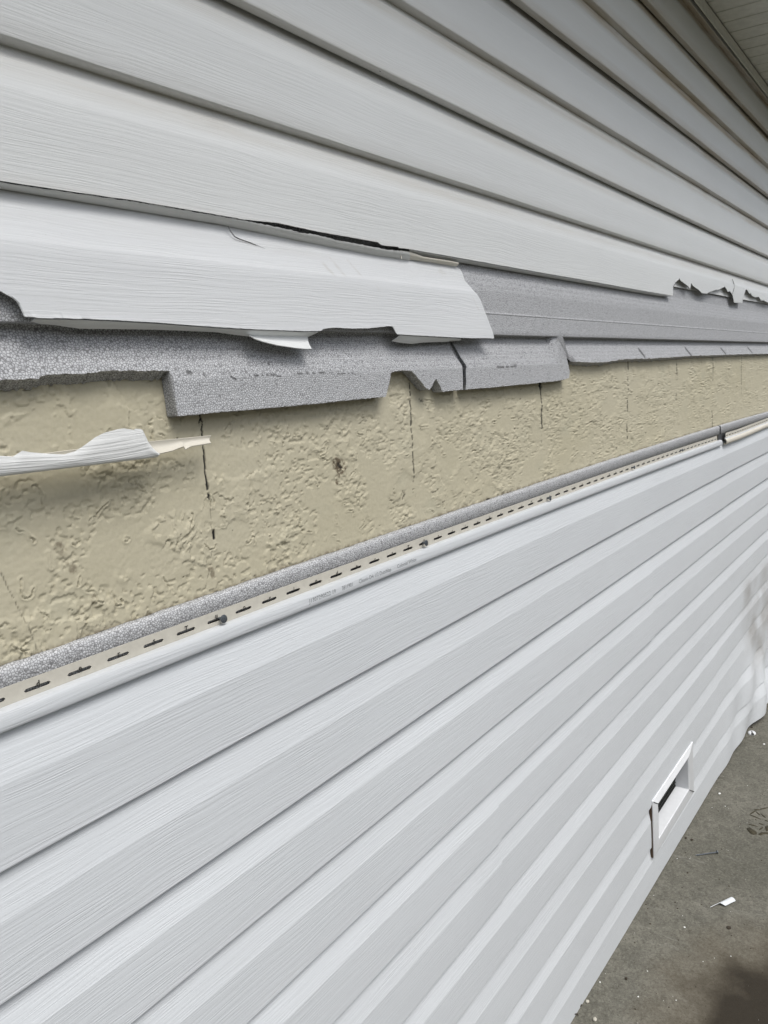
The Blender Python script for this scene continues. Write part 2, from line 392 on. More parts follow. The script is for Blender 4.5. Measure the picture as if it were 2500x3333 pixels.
stroke(mark, [(1763, 1394), (1762, 1470)], .001, .5, 5, .5)
stroke(mark, [(2045, 1165), (2042, 1324), (2042, 1449)], .0018, .32, 6, .9)
stroke(mark, [(2203, 1165), (2202, 1302)], .0022, .3, 7, .7)
stroke(mark, [(2320, 1160), (2319, 1389)], .0024, .3, 8, .6); stroke(mark, [(2413, 1160), (2413, 1340)], .0026, .3, 9, .5)
stroke(mark, [(1310, 1598), (1318, 1606), (1312, 1622)], .0016, .45, 9, .8); stroke(mark, [(1346, 1595), (1350, 1612)], .0022, .45, 9, .8)
stroke(mark, [(1582, 1627), (1597, 1627)], .003, .3, 2); stroke(mark, [(1368, 1300), (1392, 1330)], .003, .6, 2, .6)
stroke(mark, [(0, 1860), (20, 1900), (60, 1980), (90, 2040), (117, 2115)], .00045, .3, 12, .55)
stroke(dirt, [(1096, 1510), (1114, 1520), (1106, 1530)], .0065, 0, 3, 1.8); stroke(dirt, [(1104, 1520), (1098, 1570)], .003, .2, 3, 1.2); stroke(mark, [(1102, 1512), (1110, 1522)], .0022, .3, 3, .8)
stroke(dirt, [(190, 1775), (238, 1850)], .004, .3, 3, .7); stroke(dirt, [(300, 1940), (308, 1955)], .003, .2, 3, .7); stroke(dirt, [(686, 1855), (692, 1875)], .003, .2, 3, .7)
rc = random.Random(5)
for k in range(230):
    cx, cz = .15+2.9*rc.random()**1.3, ZC+rc.uniform(-.20, .0); sc_ = max(1, cx/.8); th = rc.uniform(0, 6.28) if rc.random() < .5 else rc.gauss(-1.1, .5); L_ = rc.uniform(.008, .034); P_ = [(cx, cz)]; dth = rc.gauss(0, .16)
    for q in range(9):
        th += dth+rc.gauss(0, .6); P_.append((P_[-1][0]+math.cos(th)*L_/9, P_[-1][1]+math.sin(th)*L_/9))
    xa, xb = min(p_[0] for p_ in P_)-.006, max(p_[0] for p_ in P_)+.006; za, zb_ = min(p_[1] for p_ in P_)-.006, max(p_[1] for p_ in P_)+.006
    i0, i1 = np.searchsorted(xs, xa), np.searchsorted(xs, xb); j0, j1 = np.searchsorted(zs, za), np.searchsorted(zs, zb_)
    if i1-i0 < 2 or j1-j0 < 2: continue
    x_, z_ = XX[i0:i1, j0:j1], ZZ[i0:i1, j0:j1]; x_ = x_+.0012*fbm(x_/.004, z_/.004, k, 2); dm = np.full(x_.shape, 9.0); sg = np.zeros(x_.shape)
    for (ax, az), (bx_, bz) in zip(P_[:-1], P_[1:]):
        L2 = (bx_-ax)**2+(bz-az)**2+1e-12; t = np.clip(((x_-ax)*(bx_-ax)+(z_-az)*(bz-az))/L2, 0, 1); d = np.hypot(x_-ax-(bx_-ax)*t, z_-az-(bz-az)*t)
        c2 = d < dm; dm = np.where(c2, d, dm)
    w_ = .00062*sc_; am = .8+.8*(vnoise(x_/.006, z_/.006, k)+.5)
    H[i0:i1, j0:j1] += -.0017*am*sm(.25, .5, vnoise(x_/.007, z_/.007, k+3)+.5)*np.exp(-(dm/w_)**2)+.0008*am*np.exp(-((dm-2.2*w_)/(1.5*w_))**2)
for k in range(46):
    x_, y_ = random.uniform(0, 2300), 0
    X_, Z_ = random.uniform(.2, 2.6), ZC+random.uniform(-.19, 0)
    i0, i1 = np.searchsorted(xs, X_-.01), np.searchsorted(xs, X_+.01)
    rr = random.uniform(.0006, .0014)*max(1, X_/.9)
    mark[i0:i1] = np.maximum(mark[i0:i1], .85*(1-sm(rr*.6, rr*1.2, np.hypot(XX[i0:i1]-X_, (ZZ[i0:i1]-Z_)*1.5))))
FT = line([(.272, -.2102), (.608, -.2065), (1.263, -.1985), (1.9, -.201), (2.8, -.2090), (3.606, -.2130)], 2)   # top edge of the lower foam
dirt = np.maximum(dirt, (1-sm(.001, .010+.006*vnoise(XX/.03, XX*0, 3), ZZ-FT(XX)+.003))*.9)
H = H-.0012*mark
V = np.stack([XX, YS-H, ZZ], -1)
wallroot = obj('stucco_wall', V.reshape(-1, 3), gridf(*XX.shape), M_STUC, attr={'mark': mark.ravel(), 'dirt': dirt.ravel()}, sharp=None, origin=(2.4, .05, ZC-.235))
tag(wallroot, 'cream painted textured stucco strip laid bare between the upper and lower siding', 'wall')
b = MB(); b.box(-3, 1.92, YS+.001, .25, -.1, ZC-.235).box(2.245, 12, YS+.001, .25, -.1, ZC-.235).box(1.92, 2.245, YS+.001, .25, -.1, ZC-1.315).box(1.92, 2.245, YS+.001, .25, ZC-1.186, ZC-.235).box(-3, 12, YS+.001, .25, ZC+.0735, 3.4).box(-3, -.45, YS, .25, ZC-.235, ZC+.0735).box(5.2, 12, YS, .25, ZC-.235, ZC+.0735).box(-.45, 5.2, YS+.012, .25, ZC-.2351, ZC+.0736)
b.obj('wall_body', M_STUC, wallroot)

# ------------------------------------------------------------------ lower siding
def bulge(V):
    X, Z = V[:, :, 0], V[:, :, 2]-ZC
    a = sm(2.5, 3.5, X)*sm(-1.05, -1.40, Z)
    V[:, :, 1] += -.022*a-.014*a*np.sin((X-2.45)*2*math.pi/.62+Z*9)-.010*a*np.sin((X-2.45)*2*math.pi/.27-Z*14)
    V[:, :, 2] += a*(.006*np.sin((X-2.6)*2*math.pi/.55+1.2)+.002*np.sin((X)*2*math.pi/.23))
    V[:, :, 1] += .0010*np.sin(X*2.1+Z*5)
    return V
def stain_low(xs, z, k, fr):
    Zr = z-ZC
    a = sm(2.95, 3.25, xs+.3*(Zr+1.0))*sm(-.83, -.90, Zr)*sm(-1.30, -1.2, Zr)*(.55+.9*fbm(xs/.12, Zr/.10, 6, 3))
    return np.clip(a, 0, .75)
bx = lambda v: [LOW[i] for i in v]
G_LOW = 'white Dutch lap panels of the lower siding'
lowA = panel('siding_panel', bx((2, 1, 0)), -.7, 2.79, M_VIN, yoff=-.0012, top_ext=.009)
tag(lowA, 'top white panel of the lower siding, with slotted nail hem and printed code', 'siding panel', G_LOW)
lowA2 = panel('siding_panel', bx((2, 1, 0)), 2.765, 6.2, M_VIN, yoff=0, zoff=.001, top_ext=.009)
tag(lowA2, 'far top panel of the lower siding, past the gap in the nail hem', 'siding panel', G_LOW)
o = panel('siding_panel', bx((4, 3, 2)), -.7, 1.965, M_VIN, yoff=-.0016, zoff=-.0006); tag(o, 'near white panel second from the top of the lower siding', 'siding panel', G_LOW)
o = panel('siding_panel', bx((4, 3, 2)), 1.94, 6.2, M_VIN, yoff=0, zoff=.001); tag(o, 'far white panel second from the top of the lower siding', 'siding panel', G_LOW)
o = panel('siding_panel', bx((6, 5, 4)), -.7, 1.081, M_VIN, yoff=-.0016, zoff=-.0006); tag(o, 'near white panel in the middle row of the lower siding, left of the lap seam', 'siding panel', G_LOW)
o = panel('siding_panel', bx((6, 5, 4)), 1.06, 6.2, M_VIN, yoff=0, zoff=.001, dirt=stain_low); tag(o, 'far white panel in the middle row of the lower siding, right of the lap seam', 'siding panel', G_LOW)
o = panel('siding_panel', bx((8, 7, 6)), -.7, 2.642, M_VIN, yoff=-.0016, zoff=-.0006, warp=bulge); tag(o, 'near white panel just above the vent row', 'siding panel', G_LOW)
o = panel('siding_panel', bx((8, 7, 6)), 2.62, 6.2, M_VIN, yoff=0, zoff=.001, dirt=stain_low, warp=bulge, dx=.03); tag(o, 'far grey-smudged panel just above the warped bottom row', 'siding panel', G_LOW)
o = panel('siding_panel', bx((10, 9, 8)), -.7, 6.2, M_VIN, warp=bulge, dirt=stain_low, dx=.02, hole=(1.929, 2.237, ZC-1.312, ZC-1.19)); tag(o, 'bottom white panel next to the concrete, warped and bulging at its far end', 'siding panel', G_LOW)

# lock strip and nail hem on top of panel A: profile from below
def hemstrip(root, X0, X1, lift=0.0):
    xs = np.arange(X0, X1+.01, .012); xs[-1] = X1
    z0 = LOW[0](xs)+lift
    rows = [(.0035, .0075), (.0005, .0068), (-.0003, .0054), (0, .003), (.0006, .0012), (.002, .0004), (.006, .0000), (.012, .0003), (.0165, .0012), (.0185, .0028), (.0193, .0055), (.0195, .0088)]
    V = np.zeros((len(xs), len(rows), 3))
    for j, (dz, y) in enumerate(rows): V[:, j] = np.stack([xs, xs*0+y-.0010, z0+dz], 1)
    lo = obj('lock_strip', V.reshape(-1, 3), gridf(len(xs), len(rows)), M_VIN, root, attr={'dirt': (np.clip(.25*np.ones((len(xs), 1))*np.array([0, 0, 0, 0, 0, 0, .1, .3, .7, 1, 1, 1])[None], 0, 1)).ravel()}, sharp=30)
    # hem with real slots
    p0 = .0412; hb, ht, s0, s1 = .0190, .0355, .0240, .0274; Yh = .0082; v = []; f = []; segs = []; prev = None
    x = .3003+(math.floor((X0-.3003)/p0)-1)*p0
    def P(xx, dz): v.append((xx, Yh+(.0008*(dz-hb)/(ht-hb)), float(LOW[0](xx))+lift+dz)); return len(v)-1
    while x < X1+p0:
        segs.append(x); a, b_, c_, d = x-p0/2, x-.0125, x+.0125, x+p0/2; ch = .0018; x += p0
        if a < X0 or d > X1: continue
        if prev is None: prev = (P(a, hb), P(a, ht))
        o1, o2, d0, d1, o5, o6 = P(b_, hb), P(c_, hb), P(d, hb), P(d, ht), P(c_, ht), P(b_, ht)
        h = [P(b_, (s0+s1)/2), P(b_+ch, s0), P(c_-ch, s0), P(c_, (s0+s1)/2), P(c_-ch, s1), P(b_+ch, s1)]
        f += [(prev[0], o1, h[1], h[0]), (prev[0], h[0], prev[1]), (prev[1], h[0], h[5], o6), (o1, o2, h[2], h[1]), (o2, d0, h[3], h[2]), (d0, d1, h[3]), (d1, o5, h[4], h[3]), (o5, o6, h[5], h[4])]
        prev = (d0, d1)
    obj('nail_hem', v, f, M_HEM, root, sharp='flat', solid=.0011)
    return segs
segsA = hemstrip(lowA, -.65, 2.745)
hemstrip(lowA2, 2.80, 6.1, .0006)
# torn rolled lip left on the far hem
xs_ = np.arange(2.775, 6.1, .02); rows = [(t, .0075) for t in np.linspace(-2.6, 2.2, 12)]
V = np.array([[(x, -.004-.0055*math.cos(t)-.001*math.sin(x*5)+.002, float(LOW[0](x))+.007+.0075*math.sin(t)*1.25+.002) for t, r_ in rows] for x in xs_])
o = obj('rolled_edge', V.reshape(-1, 3), gridf(len(xs_), len(rows)), M_BACK, lowA2, attr={'dirt': np.full(len(xs_)*len(rows), .12)}, solid=.0011); 
# lettering: the stamped letters over each slot and the printed code
def text_mesh(txt, size, bold=0):
    cu = bpy.data.curves.new('t', 'FONT'); cu.body = txt; cu.size = size; cu.offset = bold; cu.align_x = 'LEFT'; cu.resolution_u = 2
    to = bpy.data.objects.new('t', cu); sc.collection.objects.link(to); dg = bpy.context.evaluated_depsgraph_get(); dg.update()
    me = to.evaluated_get(dg).to_mesh(); v = [tuple(q.co) for q in me.vertices]; f = [tuple(q.vertices) for q in me.polygons]
    to.evaluated_get(dg).to_mesh_clear(); bpy.data.objects.remove(to); return v, f
seq = ['II', 'n', 'r', 'i', 'n', 'd', 'e', 'r', 's', 'T']
cache = {c_: text_mesh(c_, .0082, .00022) for c_ in set(seq)}
for i, xc in enumerate(segsA):
    if xc < .27 or xc > 2.45: continue
    k = round((xc-.5063)/.0412) % 10
    v, f = cache[seq[k]]; wv = max(q[0] for q in v)
    obj('stamped_letter', [(xc+q[0]*.9-wv*.45, .0070, float(LOW[0](xc))+.0262+q[1]*1.0) for q in v], f, M_INK, lowA, sharp=None)
b = MB()
for txt, X0, X1 in (('J1307290522 19', .6463, .6973), ('3811901', .7098, .7321), ('Classic-D4 1/2 Dutchlap', .7453, .8192), ('Colonial White', .834, .8827)):
    v, f = text_mesh(txt, .0085); wv = max(q[0] for q in v)
    b.add([(X0+q[0]*(X1-X0)/wv, -.00135+.0002, float(LOW[0](X0+q[0]*(X1-X0)/wv))+.0066+q[1]*.95) for q in v], f)
b.obj('printed_code', M_FAINT, lowA, sharp=None)
# nails in the hem
def nail_mesh(X, Z, Y0, tilt=0.0, rad=.0048, proud=.006):
    b = MB(); n = 16
    hd = [(Y0-proud-.0012, rad*.72), (Y0-proud-.0009, rad*.95), (Y0-proud-.0003, rad), (Y0-proud+.0003, rad*.9)]
    V = [(X, Y0-proud-.0013, Z)]+[(X+r_*math.cos(a*2*math.pi/n), y+tilt*r_*math.sin(a*2*math.pi/n), Z+r_*math.sin(a*2*math.pi/n)) for y, r_ in hd for a in range(n)]
    F = [(0, 1+a, 1+(a+1) % n) for a in range(n)]+[(1+i*n+a, 1+i*n+n+a, 1+i*n+n+(a+1) % n, 1+i*n+(a+1) % n) for i in range(3) for a in range(n)]
    b.add(V, F); return b
LN = ['galvanised nail in the slotted hem, nearest of the five', 'galvanised nail in the hem above the last printed word', 'dark nail in the hem, middle one of the five', 'dark nail in the hem, second before the hem gap', 'dark nail in the hem just before the hem gap']
for i, (px, py) in enumerate([(727, 2014), (1386, 1767), (1790, 1622), (2064, 1521), (2221, 1465)]):
    X, Z = bp(px, py, .002)
    r_ = empty('roofing_nail', (X, .0, Z)); tag(r_, LN[i], 'nail', 'nails in the hem of the lower siding')
    nail_mesh(X, Z, .0075, .1).obj('nail_head', M_STEEL, r_)
    MB().tube([(X, .0015, Z), (X-.001, .0205, Z)], .0016, 8).obj('nail_shank', M_STEEL, r_)

# ------------------------------------------------------------------ lower foam backing (its top edge shows)
def foam_strip(X0, X1, root=None):
    xs = np.arange(X0, X1, .006 if X0 < 2 else .01)
    zt = FT(xs)+.0010*fbm(xs/.012, xs*0, 5, 3)
    rows = [(-.20, .0212, 0), (-.030, .0212, 0), (-.028, .0115, 0), (-.006, .0112, 0), (-.0015, .0118, 0), (0, .0135, 0), (.0008, .0175, 0), (.0006, .0218, 0), (-.2, .0219, 0)]
    V = np.array([[(x, y, z+dz) for dz, y, _ in rows] for x, z in zip(xs, zt)])
    return obj('foam_backing', V.reshape(-1, 3), gridf(len(xs), len(rows)), M_FOAM, sharp=None)
tag(foam_strip(-.6, 2.765), 'thin grey bead foam edge along the top of the lower siding, near side', 'foam board', 'foam backing of the lower siding')
tag(foam_strip(2.775, 6.1), 'thin grey foam edge past the gap in the nail hem', 'foam board', 'foam backing of the lower siding')

# ------------------------------------------------------------------ upper foam boards
def foam_board(X0, X1, bot, topk=1, dxf=1.0, left=None, right=None, rough_bot=.0008, backdrop=.0, back=.0215):
    """contoured two-course bead foam. bot = (xs, zs) of its broken lower edge"""
    xs = [X0]
    while xs[-1] < X1: xs.append(xs[-1]+.0014*dxf*max(1.0, xs[-1]/.7))
    xs[-1] = X1; xs = np.array(xs)
    zU1, zU0, zUm = UP[1](xs)+.004, UP[0](xs), UP[-1](xs)
    H1 = zU1-zU0; h = zU0-zUm
    zr = []                                    # rows from top to bottom
    def add(z, y): zr.append((z, y))
    add(zU1+.062, .0165); add(zU1+.03, .0165)
    for t in np.linspace(0, 1, 9): add(zU1-t*.385*H1, .0165-.0130*t)
    for t in np.linspace(.06, .48, 8): add(zU1-(.385+t*.6)*H1, .0035)
    add(zU1-.70*H1, .0035); add(zU1-.705*H1, .0030); add(zU1-.715*H1, .0028); add(zU1-.72*H1, .0036)
    for t in np.linspace(.76, .985, 6): add(zU1-t*H1, .0036)
    add(zU0, .0042); add(zU0-.0004, .0075); add(zU0-.0002, .0185); add(zU0-.0020, .0195)
    for t in np.linspace(.04, 1, 16): add(zU0-.0020-t*.052, .0195-.0157*t)
    for t in np.linspace(.05, 1, 24): add(zU0-.054-t*(h-.052), .0036)
    nz = len(zr)
    zb = np.interp(xs, bot[0], bot[1])
    zb = zb+rough_bot*1.6*fbm(xs/.0026, xs*0, int(X0*10)+3, 2)
    V = np.zeros((len(xs), nz+4, 3)); lastz = None
    yb = np.full(len(xs), .0036); done = np.zeros(len(xs), bool)
    for j, (z, y) in enumerate(zr):
        zc = np.maximum(z, zb)
        clip = z < zb
        if j > 0:
            pz, py = zr[j-1]
            t = np.clip((pz-zb)/np.maximum(pz-z, 1e-6), 0, 1); yc = py+(y-py)*t
            first = clip & ~done; yb[first] = yc[first]; done |= clip
        yy = np.where(clip, yb, y)
        V[:, j] = np.stack([xs, yy, zc], 1)
    yb = np.where(done, yb, .0036)
    for q, t in enumerate((.3, .62, 1.0)):
        nzz = rough_bot*1.4*fbm(xs/.0030, xs*0+q*3.3, 50+q, 2)
        V[:, nz+q] = np.stack([xs, yb+(back-yb)*t+(.0012*fbm(xs/.0025, xs*0+q, 80+q, 2) if q < 2 else 0), zb-backdrop*t+nzz*1.5], 1)
    V[:, nz+3] = np.stack([xs, xs*0+back, zU1+.062], 1)
    nr = nz+4
    # torn ends: lean the end columns
    V2 = V
    if left is not None or right is not None:
        Zs = V2[:, :, 2]
        if left is not None:
            lx = np.interp(-Zs, -left[1], left[0]); wl = max(.05, 2.4*np.abs(left[0]-X0).max()); wgt = 1-sm(0, wl, V2[:, :, 0]-X0); V2[:, :, 0] += (lx-X0)*wgt
        if right is not None:
            rx = np.interp(-Zs, -right[1], right[0]); wr = max(.05, 2.4*np.abs(right[0]-X1).max()); wgt = 1-sm(0, wr, X1-V2[:, :, 0]); V2[:, :, 0] += (rx-X1)*wgt
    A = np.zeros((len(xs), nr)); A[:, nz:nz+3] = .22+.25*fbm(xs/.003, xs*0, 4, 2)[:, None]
    F = gridf(len(xs), nr)
    # end caps
    n0 = [j for j in range(nr)]; nl = [(len(xs)-1)*nr+j for j in range(nr)]
    F.append(tuple(n0)); F.append(tuple(reversed(nl)))
    return V2, A, F, xs
def fmark(V, A, pts, wdt, val=1.0, Y=.0036, broken=0, seed=1):
    q = [bp(x, y, Y) for x, y in pts]; X, Z = V[:, :, 0], V[:, :, 2]
    for (ax, az), (bx_, bz) in zip(q[:-1], q[1:]):
        L2 = max(1e-9, (bx_-ax)**2+(bz-az)**2)
        t = np.clip(((X-ax)*(bx_-ax)+(Z-az)*(bz-az))/L2, 0, 1); d = np.hypot(X-ax-(bx_-ax)*t, Z-az-(bz-az)*t)
        m = 1-sm(wdt*.5, wdt*1.1, d)
        if broken: m = m*sm(broken-.08, broken+.08, vnoise(X/.004, Z/.004, seed)+.5)
        A[:] = np.maximum(A, m*val)
G_F = 'grey bead foam boards bared under the broken upper siding'
# board 1
botA = crv([(0, 1236), (90, 1233), (127, 1231), (136, 1222), (211, 1215), (271, 1216), (377, 1204), (500, 1207), (560, 1205)], .0036)
botB = crv([(566, 1356), (701, 1343), (900, 1326), (1200, 1296), (1257, 1290), (1263, 1264), (1270, 1235), (1274, 1212), (1288, 1208), (1317, 1205), (1341, 1208), (1353, 1221), (1371, 1243), (1386, 1261), (1398, 1270), (1405, 1262), (1413, 1243), (1420, 1233), (1426, 1243), (1436, 1264), (1439, 1275), (1505, 1268)], .0036)
bot1 = (np.concatenate([[-.5], botA[0], botB[0]]), np.concatenate([[botA[1][0]], botA[1], botB[1]]))
X1 = bp(1505, 1230, .0036)[0]
unused_ = crv([(1478, 1108), (1483, 1134), (1491, 1163), (1503, 1190), (1504, 1224), (1505, 1268)], .0036)
e1 = [bp(x, y, .0036) for x, y in [(1478, 1100), (1478, 1112), (1483, 1134), (1491, 1163), (1503, 1190), (1504, 1224), (1505, 1268)]]
right1 = (np.array([a+.0022 for a, b_ in e1]), np.array([b_ for a, b_ in e1]))
V, A, F, _ = foam_board(-.5, X1, bot1, right=(right1[0], right1[1]), backdrop=.0085)
# the block keeps a square lower edge; only the torn left part slopes back
Xb = botB[0][0]
msk = V[:, :, 0] > Xb
V[:, -4:-1, 2] = np.where(msk[:, -4:-1], V[:, -4:-1, 2]+.0085*np.array([.3, .62, 1.0])[None], V[:, -4:-1, 2])
fmark(V, A, [(576, 1203), (600, 1206), (628, 1212)], .0010, .9, seed=2)
fmark(V, A, [(668, 1222), (690, 1224), (728, 1222)], .0014, 1, seed=3)
fmark(V, A, [(752, 1226), (768, 1234)], .0012, 1); fmark(V, A, [(790, 1228), (820, 1224), (890, 1221), (912, 1224), (1000, 1216), (1150, 1214)], .0011, .9, broken=.5, seed=4)
for q in ((25, 1172), (95, 1130), (640, 1170), (880, 1180)): fmark(V, A, [q, (q[0]+3, q[1]+2)], .0011, .9)
ob = obj('foam_board', V.reshape(-1, 3), F, M_FOAM, attr={'dirt': A.ravel()}, sharp=50)
tag(ob, 'near grey foam board with a long lower block and two ragged notches', 'foam board', G_F)
# board 2
X0 = bp(1516, 1206, .0036)[0]; X1 = bp(1850, 1215, .0036)[0]
bot2 = crv([(1516, 1267), (1600, 1261), (1700, 1251), (1812, 1240), (1840, 1234), (1852, 1230)], .0036)
l2 = [bp(x, y, .0036) for x, y in [(1480, 1085), (1492, 1111), (1501, 1134), (1507, 1163), (1520, 1190), (1516, 1206), (1518, 1243), (1516, 1266)]]
r2 = [bp(x, y, .0036) for x, y in [(1797, 1090), (1797, 1100), (1797, 1110), (1806, 1145), (1817, 1183), (1836, 1190), (1855, 1210), (1852, 1232)]]
V, A, F, _ = foam_board(X0, X1, bot2, left=(np.array([a for a, c_ in l2]), np.array([c_ for a, c_ in l2])), right=(np.array([a for a, c_ in r2]), np.array([c_ for a, c_ in r2])))
fmark(V, A, [(1618, 1194), (1645, 1194), (1683, 1191)], .0022, .8, broken=.4)
ob = obj('foam_board', V.reshape(-1, 3), F, M_FOAM, attr={'dirt': A.ravel()}, sharp=50)
tag(ob, 'short grey foam board in the middle, between the black gap and the snapped corner', 'foam board', G_F)
# board 3
X0 = bp(1858, 1177, .004)[0]
bot3 = crv([(1860, 1177), (1958, 1180), (2034, 1169), (2142, 1166), (2251, 1158), (2500, 1151)], .0045)
bot3 = (np.append(bot3[0], 6.0), np.append(bot3[1], bot3[1][-1]))
l3 = [bp(x, y, .0036) for x, y in [(1797, 1090), (1797, 1100), (1801, 1112), (1812, 1120), (1838, 1150), (1860, 1178)]]
V, A, F, _ = foam_board(X0, 5.8, bot3, dxf=2.0, left=(np.array([a for a, c_ in l3]), np.array([c_ for a, c_ in l3])), backdrop=.006, rough_bot=.0018)
for a_, b_ in (((2083, 1138), (2094, 1162)), ((2234, 1133), (2246, 1157)), ((2349, 1133), (2359, 1152)), ((2437, 1131), (2446, 1149))): fmark(V, A, [a_, b_], .006, .85, .010)
fmark(V, A, [(1806, 1116), (1822, 1138), (1842, 1158), (1862, 1176)], .011, .62, .008, broken=.22)
ob = obj('foam_board', V.reshape(-1, 3), F, M_FOAM, attr={'dirt': A.ravel()}, sharp=50)
tag(ob, 'far grey foam board with thin cracks and a ragged lower edge', 'foam board', G_F)

# ------------------------------------------------------------------ upper siding
def dirt_up(strength, base=0.0):
    def f(xs, z, k, fr):
        fr = np.full(len(xs), fr); b_ = sm(.70, .78, fr)
        n = fbm(xs/.25, z/.02, 12, 3); lipd = sm(.06, .0, fr)*.5
        return np.clip(b_*strength*(.75+1.0*n)+lipd*strength+base*(.5+n), 0, 1)
    return f
G_UP = 'aged white Dutch lap panels of the upper siding'
ux = lambda v: [UP[i] for i in v]
o = panel('siding_panel', ux((3, 4, 5)), -.7, 2.565, M_OLD, True, -.0012, dirt_up(.45), dx=.02); tag(o, 'near aged panel two rows above the torn strip, small weep hole in its lip', 'siding panel', G_UP)
PU3 = o
o2 = panel('siding_panel', ux((3, 4, 5)), 2.545, 6.2, M_OLD, True, 0, dirt_up(.55)); tag(o2, 'far aged panel two rows above the torn strip', 'siding panel', G_UP)
o3 = panel('siding_panel', ux((5, 6, 7)), -.7, 6.2, M_OLD, True, 0, dirt_up(1.05, .06)); tag(o3, 'tan-stained panel one row below the soffit', 'siding panel', G_UP)
o4 = panel('siding_panel', [UP[7], UP[8], lambda X: UP[8](X)+.022], -.7, 6.2, M_OLD, True, 0, dirt_up(1.1, .10)); tag(o4, 'topmost dirty panel tucked under the soffit channel', 'siding panel', G_UP)

# panel P1 (U1..U3) with torn lower edge
edge = [(-60, 580), (0, 590), (445, 655), (743, 706), (800, 716), (908, 727), (970, 741), (1033, 754), (1130, 771), (1229, 789), (1238, 797), (1250, 800), (1291, 803), (1300, 808), (1315, 809), (1331, 811), (1500, 841), (1700, 877), (1900, 912), (2100, 948), (2189, 963),
        (2190, 930), (2196, 920), (2204, 913), (2208, 911), (2210, 905), (2214, 913), (2230, 925), (2239, 932), (2245, 940), (2246.5, 934), (2249, 921), (2254, 930), (2266, 939), (2274, 944), (2283, 954), (2300, 956), (2307, 951), (2331, 943), (2339, 943), (2358, 933), (2363, 940), (2368, 950), (2375, 948), (2381, 956), (2384, 963), (2389, 985), (2416, 986), (2417, 971), (2427, 942), (2433, 946), (2440, 958), (2443, 952), (2446, 962), (2457, 968), (2469, 966), (2476, 978), (2486, 978), (2495, 984), (2520, 985), (2540, 995)]
ex, ez = [], []
for (px, py) in edge:
    X, Z = bp(px, py); 
    if ex and X <= ex[-1]: X = ex[-1]+.0006
    ex.append(X); ez.append(Z)
ex = np.array([-.7]+ex+[5.0, 6.2]); ez = np.array([ez[0]]+ez+[ez[-1]-.004, ez[-1]])
def torn_panel():
    xs = np.unique(np.concatenate([np.linspace(-.7, 6.2, 420), ex, np.linspace(.55, 1.0, 180), np.linspace(2.1, 3.7, 260)]))
    zb0 = np.interp(xs, ex, ez)+.0004*fbm(xs/.004, xs*0, 9, 2)
    r = .0016; lines = [UP[1], UP[2], UP[3]]; rows = []
    for k in (0, 1):
        z0, z1 = lines[k](xs), lines[k+1](xs)
        P = profile(.114, .0140, .018 if k else .014, False, .0022)
        if k == 0: P = [q for q in P if q[0] > .003]; P = [(-.03, 0), (-.004, 0), (.004, 0), (.008, 0)]+P
        for dz, y in P: rows.append((z0+dz/.114*(z1-z0), y, k, dz/.114))
    rows.append((lines[2](xs)+.010, .0205, 1, 1.05))
    V = np.zeros((len(xs), len(rows)+1, 3)); A = np.zeros((len(xs), len(rows)+1)); df = dirt_up(.22)
    V[:, 0] = np.stack([xs, xs*0, zb0], 1)
    for j, (z, y, k, fr) in enumerate(rows):
        zc = np.maximum(z, zb0); V[:, j+1] = np.stack([xs, np.full(len(xs), y), zc], 1); A[:, j+1] = df(xs, z, k, fr)
    # slight curl outwards at the torn tips
    cur = sm(2.2, 2.3, xs)[:, None]*sm(.035, 0, V[:, :, 2]-zb0[:, None])*sm(.0, -.03, zb0-(UP[1](xs)+.0))[:, None]
    V[:, :, 1] -= .006*cur
    sk = np.zeros((len(xs)-1, len(rows)), bool)
    d = V[:, 1:, 2]-V[:, :-1, 2]; sk = (d[:-1] < 1e-6) & (d[1:] < 1e-6)
    return V, gridf(len(xs), len(rows)+1, skip=sk), A
V, F, A = torn_panel()
P1 = obj('siding_panel', V.reshape(-1, 3), F, M_OLD, attr={'dirt': A.ravel()}, sharp=30, solid=-.0011)
tag(P1, 'long aged panel over the bared foam, its lower edge ripped ragged at the far end', 'siding panel', G_UP)
# its lip: sagging torn part on the near side, sound part further on
def ruled(name, top, bot, YT, YB, mat, parent, n=120, m=5, X0=None, X1=None, sag=0.0, dirtv=0.0, solid=.0010, bulge_=0.0, jag=0):
    """sheet between two traced edges; top lies at depth YT, bottom at depth YB"""
    tx, tz = crv(top, YT); bx_, bz = crv(bot, YB)
    X0t, X1t = tx[0], tx[-1]; X0b, X1b = bx_[0], bx_[-1]
    V = np.zeros((n, m, 3))
    for i in range(n):
        u = i/(n-1); xt = X0t+(X1t-X0t)*u; xb = X0b+(X1b-X0b)*u
        zt = float(np.interp(xt, tx, tz)); zb = float(np.interp(xb, bx_, bz))
        if jag: zt += jag*float(vnoise(np.array(xt/.003), np.array(0.0), 5))
        for j in range(m):
            t = j/(m-1); V[i, j] = (xt+(xb-xt)*t, YT+(YB-YT)*t-bulge_*math.sin(math.pi*t), zt+(zb-zt)*t)
    return obj(name, V.reshape(-1, 3), gridf(n, m), mat, parent, attr={'dirt': np.full(n*m, dirtv)}, sharp=None, solid=solid)
lip_top = [(-60, 582), (0, 592), (445, 657), (743, 708), (800, 719), (854, 730), (936, 746), (979, 757), (1033, 765), (1093, 781), (1180, 797), (1250, 811), (1329, 821)]
lip_bot = [(-60, 601), (0, 611), (445, 684), (705, 726), (800, 746), (1017, 792), (1223, 833), (1299, 843), (1329, 849)]
ruled('loose_lip', lip_top, lip_bot, .001, .012, M_OLD, P1, 200, 6, dirtv=.05, bulge_=.003, jag=.0012)
